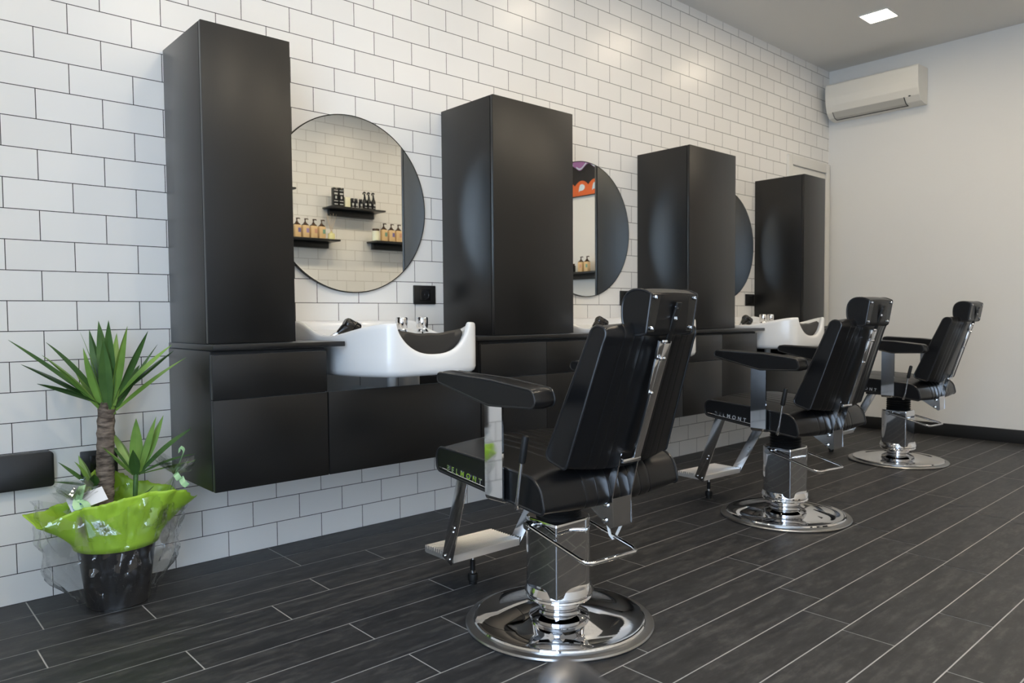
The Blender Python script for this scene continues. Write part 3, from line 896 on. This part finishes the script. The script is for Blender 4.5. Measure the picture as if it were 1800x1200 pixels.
PX, PY = .25, -.21
plant = thing('potted_yucca', (PX, PY, 0), 'potted yucca wrapped in lime green paper and clear cellophane', 'potted plant')
b = MB(); b.lathe([(.001, .003), (.088, .003), (.094, .008), (.104, .10), (.117, .20), (.124, .203), (.124, .228), (.118, .229), (.114, .205), (.001, .204)], n=56, cap=False); b.build('pot', M_POT, plant)
b = MB(); b.lathe([(.113, .204), (.10, .212), (.05, .217), (.001, .218)], n=32, cap=False); b.build('soil', M_SOIL, plant)
b = MB(); pts = []; rad = []
for k in range(34):
    s = k / 33
    pts.append((-.042 + .026 * s + .003 * math.sin(s * 5), 0 + .004 * math.sin(s * 4), .205 + .44 * s)); rad.append(.0285 - .003 * s + .0016 * (1 if k % 3 == 0 else -.4) + random.uniform(-.0008, .0008))
b.tube(pts, rad, 22)
b.tube([(-.022, .0, .63), (-.03, -.014, .65), (-.028, -.016, .668)], [.014, .015, .009], 10)
b.build('trunk', M_BARK, plant)
rnd = random.Random(11)
b = MB()
top = Vector((-.012, 0, .640))
# main crown: leaf fan (azimuth, elevation, length, width)
fan = [(178, 46, .335, .036), (172, 38, .26, .04), (185, 30, .20, .036), (200, 52, .27, .038), (150, 58, .25, .034),
       (210, 70, .22, .036), (250, 76, .24, .038), (262, 84, .29, .036), (300, 80, .27, .036), (90, 82, .27, .036), (60, 70, .26, .034),
       (320, 66, .26, .038), (340, 52, .25, .036), (350, 44, .24, .038), (0, 40, .285, .038), (12, 56, .26, .036), 
       (120, 50, .22, .034), (100, 66, .26, .034), (40, 48, .2, .034)]
for az, el, L, W in fan:
    az_, e = math.radians(az), math.radians(el)
    blade(b, top + Vector((.020 * math.cos(az_), .020 * math.sin(az_), rnd.uniform(-.005, .035))), az_, e, L, W * 1.08, droop=rnd.uniform(-.05, .25), twist=rnd.uniform(-.5, .5), mi=1 if rnd.random() < .3 else 0)
b.tube([(-.014, 0, .628), (-.012, 0, .685)], [.024, .013], 14, mi=1)
cr = b.build('crown', [M_LEAF, M_LEAF2], plant)
# thin dry leaf tips standing above the crown
b = MB()
for az, L in ((175, .25), (20, .24)):
    a = math.radians(az); blade(b, top + Vector((.01 * math.cos(a), 0, .02)), a, math.radians(78), L, .008, .1)
b.build('dry_leaf', M_LEAF2, plant)
for (bx, by, bz, fan2) in ((.062, -.01, .428, [(30, 58, .22, .032), (70, 76, .19, .032), (0, 48, .25, .03), (170, 62, .17, .024), (195, 50, .15, .022), (340, 28, .19, .018), (250, 55, .12, .026), (350, 10, .27, .010), (120, 66, .18, .03), (20, 72, .2, .03)]),
                           (-.062, .005, .408, [(172, 46, .125, .030), (190, 20, .115, .020), (120, 66, .11, .024), (160, 74, .095, .022), (260, 50, .07, .024)])):
    b = MB()
    b.tube([(bx * .8, by, .21), (bx, by, bz)], [.007, .008], 10, mi=0)
    for az, el, L, W in fan2:
        a = math.radians(az); blade(b, (bx + .008 * math.cos(a), by + .008 * math.sin(a), bz - .01), a, math.radians(el), L, W * 1.3, droop=rnd.uniform(.0, .4), mi=1 if rnd.random() < .55 else 0)
    b.build('side_shoot', [M_LEAF, M_LEAF2], plant)
b = MB()
blade(b, (-.006, -.06, .27), math.radians(-20), math.radians(55), .16, .03, .2)
b.build('loose_leaf', M_LEAF, plant)
# green paper collar
def interp(tab, x):
    x %= 360
    tab = sorted(tab); tab = [(tab[-1][0] - 360, *tab[-1][1:])] + tab + [(tab[0][0] + 360, *tab[0][1:])]
    for a, c in zip(tab, tab[1:]):
        if a[0] <= x <= c[0]:
            s = (x - a[0]) / (c[0] - a[0]); s = s * s * (3 - 2 * s) * .6 + s * .4
            return tuple(a[i] + (c[i] - a[i]) * s for i in range(1, len(a)))
# azimuth, tip radius, tip height
tab = [(0, .235, .30), (18, .20, .35), (45, .135, .37), (80, .125, .42), (105, .12, .425), (135, .13, .36), (160, .18, .33), (180, .252, .335), (196, .235, .30), (214, .16, .345), (240, .15, .36), (270, .155, .375), (295, .165, .385), (318, .20, .37), (340, .245, .33)]
b = MB(); NA, NR = 144, 14; V = []
for k in range(NA):
    a = 360 * k / NA; R, Z = interp(tab, a)
    for j in range(NR + 1):
        s = j / NR
        r = .1265 + (R - .1265) * (s ** 1.25); z = .199 + (Z - .199) * (s ** .85)
        q = Vector((math.cos(math.radians(a)) * 3, math.sin(math.radians(a)) * 3, s * 1.6))
        cz = noise.noise(q * 1.7) * .016 * s + abs(noise.noise(q * 3.1 + Vector((5, 1, 2)))) * .014 * s
        V.append(((r + cz) * math.cos(math.radians(a)), (r + cz) * math.sin(math.radians(a)), z + .5 * cz))
F = []
for k in range(NA):
    k2 = (k + 1) % NA
    for j in range(NR): F.append([k * (NR + 1) + j, k2 * (NR + 1) + j, k2 * (NR + 1) + j + 1, k * (NR + 1) + j + 1])
b.add(V, F, True)
pw = b.build('paper_wrap', M_PAPER, plant, sharp=80)
sm = pw.modifiers.new('thickness', 'SOLIDIFY'); sm.thickness = .0012
# cellophane bag: faceted clear film round the pot, two gathered plumes
def film(name, tab_lo, seed, z0, z1, amp, na=110, nz=30):
    b = MB(); V = []
    for j in range(nz + 1):
        s = j / nz
        for k in range(na):
            a = 360 * k / na
            lo, mid, hi = tab_lo(a)
            r = lo + (mid - lo) * smoothstep(0, .45, s) + (hi - mid) * smoothstep(.55, 1, s)
            q = Vector((math.cos(math.radians(a)) * 2.2, math.sin(math.radians(a)) * 2.2, s * 2.6 + seed))
            cr_ = abs(noise.noise(q * 1.3)) * 1.3 + abs(noise.noise(q * 2.9 + Vector((3, 1, 7)))) * .55 + abs(noise.noise(q * 6.5)) * .12
            r += (cr_ - .45) * amp * (.15 + smoothstep(0, .25, s)) * 1.6
            z = z0 + (z1 - z0) * s + .03 * smoothstep(.7, 1, s) * math.sin(a / 57.3 * 3 + seed)
            V.append((r * math.cos(math.radians(a)), r * math.sin(math.radians(a)), max(z, .004)))
    F = []
    for j in range(nz):
        for k in range(na):
            k2 = (k + 1) % na; F.append([j * na + k, j * na + k2, (j + 1) * na + k2, (j + 1) * na + k])
    b.add(V, F, True)
    return b
def ct(a):
    c = math.cos(math.radians(a)); ex = max(0, -c) ** 3
    ex2 = max(0, c) ** 3
    wall = .03 if 40 < a < 140 else 0
    return (.112, .135 + .085 * ex + .06 * ex2, .16 + .07 * ex + .05 * ex2 - wall)
b = film('bag', ct, 5, .005, .34, .017)
# gathered plumes
for (gx, gy, gz, sd) in ((-.125, -.075, .375, 3), (.17, -.06, .42, 8)):
    r_ = random.Random(sd)
    for k in range(16):
        a = 2 * PI * k / 16 + r_.uniform(-.2, .2); L = r_.uniform(.05, .10)
        base = Vector((gx, gy, gz - .01)); tip = base + Vector((math.cos(a) * L * .8, math.sin(a) * L * .5, L * r_.uniform(.4, 1)))
        sdv = Vector((-math.sin(a), math.cos(a), r_.uniform(-.4, .4))) * L * .42
        mid = base.lerp(tip, .55) + Vector((0, 0, r_.uniform(-.01, .02)))
        b.add([base, mid + sdv, tip, mid - sdv], [[0, 1, 2], [0, 2, 3]])
    for k in range(14):
        a = 2 * PI * k / 14
        base = Vector((gx, gy, gz - .01)); ang = math.atan2(gy, gx) + r_.uniform(-.8, .8)
        R = r_.uniform(.13, .20); low = Vector((R * math.cos(ang), R * math.sin(ang), r_.uniform(.22, .33)))
        sdv = Vector((-math.sin(ang), math.cos(ang), 0)) * r_.uniform(.01, .035)
        b.add([base, low + sdv, low - sdv], [[0, 1, 2]])
b.build('cellophane', M_CELLO, plant)
# ribbons
def ribbon(b, pts, w, wv):
    L = []; wv = Vector(wv).normalized() * w / 2
    P = [Vector(p) for p in pts]; Q = []
    for i in range(len(P) - 1):
        p0 = P[max(i - 1, 0)]; p1 = P[i]; p2 = P[i + 1]; p3 = P[min(i + 2, len(P) - 1)]
        for k in range(6):
            s = k / 6; Q.append(.5 * ((2 * p1) + (p2 - p0) * s + (2 * p0 - 5 * p1 + 4 * p2 - p3) * s * s + (3 * p1 - p0 - 3 * p2 + p3) * s ** 3))
    Q.append(P[-1])
    V = []
    for q in Q: V += [q + wv, q - wv]
    F = [[2 * i, 2 * i + 1, 2 * i + 3, 2 * i + 2] for i in range(len(Q) - 1)]
    m0 = len(V); off = Vector((0, .0006, .0003))
    V += [v + off for v in V[:m0]]; F += [[i + m0 for i in reversed(f)] for f in F]
    b.add(V, F, True)
b = MB(); g = Vector((-.125, -.078, .37))
ribbon(b, [g + Vector(p) for p in ((0, 0, 0), (.005, -.012, .03), (.012, -.004, .05), (.004, .006, .03), (-.006, -.006, .004), (-.008, -.016, -.012), (.0, -.02, -.02), (.004, -.01, -.008))], .02, (1, 0, .15))
ribbon(b, [g + Vector(p) for p in ((.004, -.006, .005), (.02, -.02, -.01), (.022, -.03, -.06), (.03, -.03, -.11))], .02, (1, .2, .1))
b.build('ribbon', M_RIBBON, plant)
b = MB(); g = Vector((.17, -.065, .415))
ribbon(b, [g + Vector(p) for p in ((0, 0, 0), (.004, -.012, .02), (.02, -.01, .055), (.03, 0, .075), (.02, .006, .085), (.014, -.004, .07))], .014, (.6, .5, .4))
ribbon(b, [g + Vector(p) for p in ((0, -.004, .0), (-.002, -.018, -.004), (.006, -.022, -.018), (.014, -.012, -.016), (.018, -.024, -.032), (.03, -.026, -.044))], .02, (.9, .2, .5))
b.build('ribbon', M_RIBBON, plant)
b = MB()
cm = Matrix.Translation((-.055, -.10, .355)) @ Matrix.Rotation(math.radians(18), 4, 'Y') @ Matrix.Rotation(math.radians(62), 4, 'X')
cm = Matrix.Translation((-.098, -.07, .372)) @ Matrix.Rotation(math.radians(-14), 4, 'Y') @ Matrix.Rotation(math.radians(50), 4, 'X')
b.obox(cm, (.105, .05, .0012)); cd = b.build('gift_card', M_CARD, plant)
b = MB(); b.obox(cm @ Matrix.Translation((-.026, -.012, .0012)), (.04, .016, .0006)); b.build('card_print', M_CARDB, cd)

for o in plant.children_recursive:
    for v in o.data.vertices: v.co.x = min(v.co.x, .2405)

# ------------------------------------------------------------------ opposite wall: shelves and products
YS = YW
def make_shelf(x0, x1, z, label, depth=.19, rail=(.05, .05), face='y'):
    t = thing('wall_shelf', ((x0 + x1) / 2, YS, z), label, 'shelf', 'black floating shelves')
    h = (x1 - x0) / 2
    b = MB(); b.box((-h, 0.0, -.016), (h, depth, 0), .002); b.build('shelf_board', M_SHELF, t)
    b = MB(); b.box((-h + rail[0], 0, -.075), (h - rail[1], .05, -.0165), .002); b.build('shelf_rail', M_SHELF, t)
    return t
make_shelf(3.055, 3.645, 1.993, 'black floating shelf holding black cartons and spray bottles')
make_shelf(2.55, 3.14, 1.676, 'black floating shelf holding four pump bottles and a reed diffuser')
make_shelf(3.535, 4.13, 1.695, 'black floating shelf holding a jar and pump bottles')
make_shelf(2.10, 2.70, 2.12, 'black floating shelf above the one with the small plant')
def pump_bottle(x, y, z, label, lab, h=.185, group='amber pump bottles'):
    t = thing('pump_bottle', (x, y, z), label, 'bottle', group)
    k = h / .185
    b = MB(); sq = round_poly([(-.034, -.024), (.034, -.024), (.034, .024), (-.034, .024)], .012, 4)
    b.loft([[(px * s, py * s, zz * k) for px, py in sq] for s, zz in ((.92, 0), (1, .005), (1, .108), (.9, .12), (.45, .132))], True); b.build('bottle_body', M_AMBER, t)
    b = MB(); b.lathe([(.016, .130 * k), (.015, .14 * k), (.011, .146 * k), (.006, .15 * k), (.006, .172 * k), (.001, .172 * k)], n=16)
    b.tube([(-.006, 0, .176 * k), (.026, 0, .178 * k), (.032, 0, .172 * k)], [.006, .005, .004], 8)
    b.loft([[(px * s, py * s, zz * k) for px, py in sq] for s, zz in ((.93, .112), (.92, .121), (.5, .134))], True)
    b.build('pump', M_AMBER2, t)
    b = MB(); b.box((.0, .0238, .05 * k), (.026, .0252, .09 * k)); b.build('label_print', M_LBL[lab], t)
    return t
YP = YS + .115
BOTN = ('violet', 'lilac', 'rose', 'teal')
for i, x in enumerate((2.735, 2.817, 2.900, 2.983)):
    pump_bottle(x, YP, 1.676, 'pump bottle with a %s label on the shelf with the reed diffuser' % BOTN[i], i)
for i, x in enumerate((3.664, 3.752, 3.836)):
    pump_bottle(x, YP, 1.695, 'pump bottle with a %s label on the shelf beside the jar' % ('teal', 'violet', 'rose')[i], (3, 0, 2)[i])
t = thing('cream_jar', (3.572, YP, 1.695), 'squat jar with a brown lid beside the pump bottles', 'jar')
b = MB(); b.lathe([(.001, 0), (.032, 0), (.036, .005), (.036, .095), (.031, .102)], n=28, cap=False); b.build('jar_body', M_CREAM, t)
b = MB(); b.lathe([(.033, .098), (.035, .101), (.035, .118), (.033, .121), (.001, .121)], n=28, cap=False); b.build('jar_lid', M_AMBER2, t)
t = thing('reed_diffuser', (3.083, YP, 1.676), 'reed diffuser with thin sticks at the end of the shelf', 'diffuser')
b = MB(); b.lathe([(.001, 0), (.03, 0), (.033, .004), (.033, .05), (.028, .06), (.012, .066), (.012, .078), (.001, .078)], n=24, cap=False); b.build('flask', M_OIL, t)
b = MB()
for dx, dy in ((-.03, .01), (0, .03), (.008, -.02), (.035, 0), (-.02, -.02)): b.tube([(0, 0, .06), (dx * 1.6, dy * 1.6, .245)], .0016, 6)
b.build('reed', M_STICK, t)
t = thing('small_potted_plant', (2.634, YP, 1.676), 'small leafy plant in a dark pot beside the pump bottles', 'potted plant')
b = MB(); b.lathe([(.001, 0), (.036, 0), (.044, .08), (.040, .08), (.038, .07), (.001, .07)], n=24, cap=False); b.build('pot', M_POT, t)
b = MB()
for k in range(26):
    a = k * 2.4; blade(b, (.004 * math.cos(a), .004 * math.sin(a), .07 + .006 * k), a, math.radians(25 + (k % 5) * 10), .07, .022, .6, n=5)
b.tube([(0, 0, .07), (0, 0, .24)], .004, 8)
b.build('foliage', M_LEAF, t)
def carton(x, y, z, w, d, h, m, label, cat, group=None, stripe=True):
    t = thing('product_carton', (x, y, z), label, cat, group)
    b = MB(); b.box((-w / 2, -d / 2, 0), (w / 2, d / 2, h), .001); b.build('carton_body', m, t)
    if stripe:
        b = MB()
        for z0, z1, w0 in ((.02, .028, .7), (.05, .056, .8), (.075, .10, .3), (.115, .13, .66), (.15, .156, .8)):
            b.box((-w * w0 / 2, d / 2, z0), (w * w0 / 2, d / 2 + .0006, z1))
        b.build('carton_print', M_GREYL, t)
carton(3.128, YP, 1.993, .052, .045, .178, M_PLASTIC, 'tall black carton at the end of the shelf', 'carton', 'black cartons')
carton(3.186, YP, 1.993, .052, .045, .182, M_PLASTIC, 'tall black carton beside the cream carton', 'carton', 'black cartons')
carton(3.252, YP, 1.993, .055, .05, .10, M_CREAM, 'plain cream carton on the upper shelf', 'carton', None, False)
def small_bottle(x, label):
    t = thing('tonic_bottle', (x, YP, 1.993), label, 'bottle', 'short black bottles')
    b = MB(); b.lathe([(.001, 0), (.017, 0), (.019, .003), (.019, .068), (.014, .074), (.016, .076), (.016, .094), (.014, .097), (.001, .097)], n=20, cap=False); b.build('bottle_body', M_PLASTIC, t)
    b = MB(); b.box((-.009, .0188, .025), (.009, .0196, .05)); b.box((-.012, .0188, .01), (.012, .0196, .014)); b.build('label_print', M_GREYL, t)
for x, lb in ((3.312, 'short black bottle beside the cream carton'), (3.354, 'middle short black bottle on the upper shelf'), (3.404, 'short black bottle beside the spray bottles')): small_bottle(x, lb)
def spray_bottle(x, label):
    t = thing('spray_bottle', (x, YP, 1.993), label, 'spray bottle', 'black spray bottles')
    b = MB(); b.lathe([(.001, 0), (.02, 0), (.022, .004), (.022, .085), (.017, .10), (.011, .106), (.011, .122), (.001, .122)], n=20, cap=False); b.build('bottle_body', M_PLASTIC, t)
    b = MB(); b.tube([(0, 0, .118), (-.002, 0, .14), (-.004, 0, .155)], [.009, .008, .009], 10); b.tube([(.012, 0, .163), (-.004, 0, .168), (-.018, 0, .160), (-.022, 0, .146)], [.006, .009, .006, .004], 10); b.build('trigger', M_PLASTIC, t)
    b = MB(); b.lathe([(.0001, .0218), (.011, .0218), (.011, .0226), (.0001, .0226)], (0, 0, .05), 18, axis=Matrix.Rotation(-PI / 2, 3, 'X'), cap=False); b.box((-.014, .0212, .018), (.014, .0222, .023)); b.build('label_print', M_GREYL, t)
for x, lb in ((3.452, 'black spray bottle beside the short bottles'), (3.499, 'middle black spray bottle'), (3.550, 'black spray bottle at the shelf end')): spray_bottle(x, lb)

# end wall as seen in the second mirror: painted panel above a small shelf
t = thing('painted_panel', (X1, -2.95, 2.27), 'black wall panel with orange humps, pale drops and mauve drips', 'picture')
b = MB(); b.box((-.03, -.55, 0), (-.001, .55, .46), .002); b.build('panel_board', M_ARTBLK, t)
def flat(poly, m, name, x=-.0312):
    b = MB(); b.prism(poly, 0, x - .001, x + .001); return b.build(name, m, t)
def hump(y): return .115 + .055 * abs(math.sin((y - .04) * PI / .2)) ** .8
ys = [-.54 + 1.08 * k / 90 for k in range(91)]
flat([(-.54, .006)] + [(y, hump(y)) for y in ys] + [(.54, .006)], M_ORANGE, 'orange_band')
flat([(-.54, .454)] + [(y, .315 + .03 * math.cos(y * PI / .12)) for y in ys] + [(.54, .454)], M_PURPLE, 'mauve_band')
for k in range(5):
    yc = -.46 + k * .2
    drop = []
    for j in range(24):
        a = 2 * PI * j / 24; r = .045
        drop.append((yc + r * math.cos(a) * (1.1 if math.cos(a) > 0 else .9), .095 + r * .8 * math.sin(a) - (.045 * max(0, -math.cos(a)) ** 4)))
    flat(drop, M_PALEBLUE, 'pale_drop', -.0335)
    hl = [(yc - .075 + .15 * j / 12, .338 + .03 * math.cos((yc - .075 + .15 * j / 12) * PI / .12)) for j in range(13)]
    flat(hl + [(y, z - .016) for y, z in reversed(hl)], M_PALEBLUE, 'pale_highlight', -.0335)
t = thing('wall_shelf', (X1, -2.83, 1.42), 'small black shelf on the end wall under the painted panel', 'shelf')
b = MB(); b.box((-.19, -.35, -.016), (0, .35, 0), .002); b.build('shelf_board', M_SHELF, t)
b = MB(); b.box((-.06, -.31, -.075), (0, .31, -.0165), .002); b.build('shelf_rail', M_SHELF, t)
for i, (y, l) in enumerate(((-2.67, 3), (-2.76, 2))):
    o = pump_bottle(X1 - .10, y, 1.42, ('pump bottle at the end of the shelf under the painted panel', 'pump bottle next to the dark jars under the painted panel')[i], l, .175)
    o.rotation_euler = (0, 0, PI / 2)
for y, lb in ((-2.88, 'dark jar beside the pump bottles under the painted panel'), (-2.95, 'dark jar at the far side of the shelf under the painted panel')):
    t = thing('dark_jar', (X1 - .1, y, 1.42), lb, 'jar', 'dark jars')
    b = MB(); b.lathe([(.001, 0), (.026, 0), (.028, .004), (.028, .075), (.024, .08), (.001, .08)], n=20, cap=False); b.build('jar_body', M_PLASTIC, t)
    b = MB(); b.lathe([(.02, .08), (.02, .1), (.001, .1)], n=20, cap=False); b.build('jar_lid', M_AMBER2, t)

# ------------------------------------------------------------------ trolley whose handle just enters the frame
t = thing('salon_trolley', (.16, -2.52, 0), 'out of focus steel trolley push bar entering at the lower frame edge', 'trolley', rz=0)
b = MB()
Q = [Vector((-.118, -2.612, .735)), Vector((-.100, -2.600, .731)), Vector((-.075, -2.588, .715)), Vector((-.02, -2.565, .672)), Vector((.07, -2.53, .60)), Vector((.12, -2.52, .50)), Vector((.13, -2.52, .10))]
Q = [q - Vector((.16, -2.52, .003)) for q in Q]
d0 = (Q[0] - Q[1]).normalized()
b.tube([Q[0] + d0 * .012, Q[0] + d0 * .009, Q[0] + d0 * .002] + Q, [.003, .007, .010, .0105, .0105, .0105, .0105, .0105, .0105, .0105], 16); b.build('push_bar', M_TROLLEY, t)
b = MB(); b.box((-.19, -.13, .08), (.19, .13, .10), .006); b.build('tray', M_FRAME, t)
b = MB(); b.box((-.175, -.12, .36), (.175, .12, .375), .005); b.build('tray', M_FRAME, t)
for sx in (-1, 1):
    for sy in (-1, 1):
        b = MB(); b.tube([(sx * .165, sy * .11, .09), (sx * .165, sy * .11, .37)], .007, 10); b.build('post', M_TROLLEY, t)
        b = MB(); b.lathe([(.004, -.01), (.03, -.01), (.032, -.006), (.032, .006), (.03, .01), (.004, .01)], (sx * .16, sy * .10, .032), 20, axis=Matrix.Rotation(PI / 2, 3, 'X')); b.tube([(sx * .16, sy * .10, .032), (sx * .16, sy * .10, .085)], .006, 8)
        b.build('caster', M_RUBBER, t)
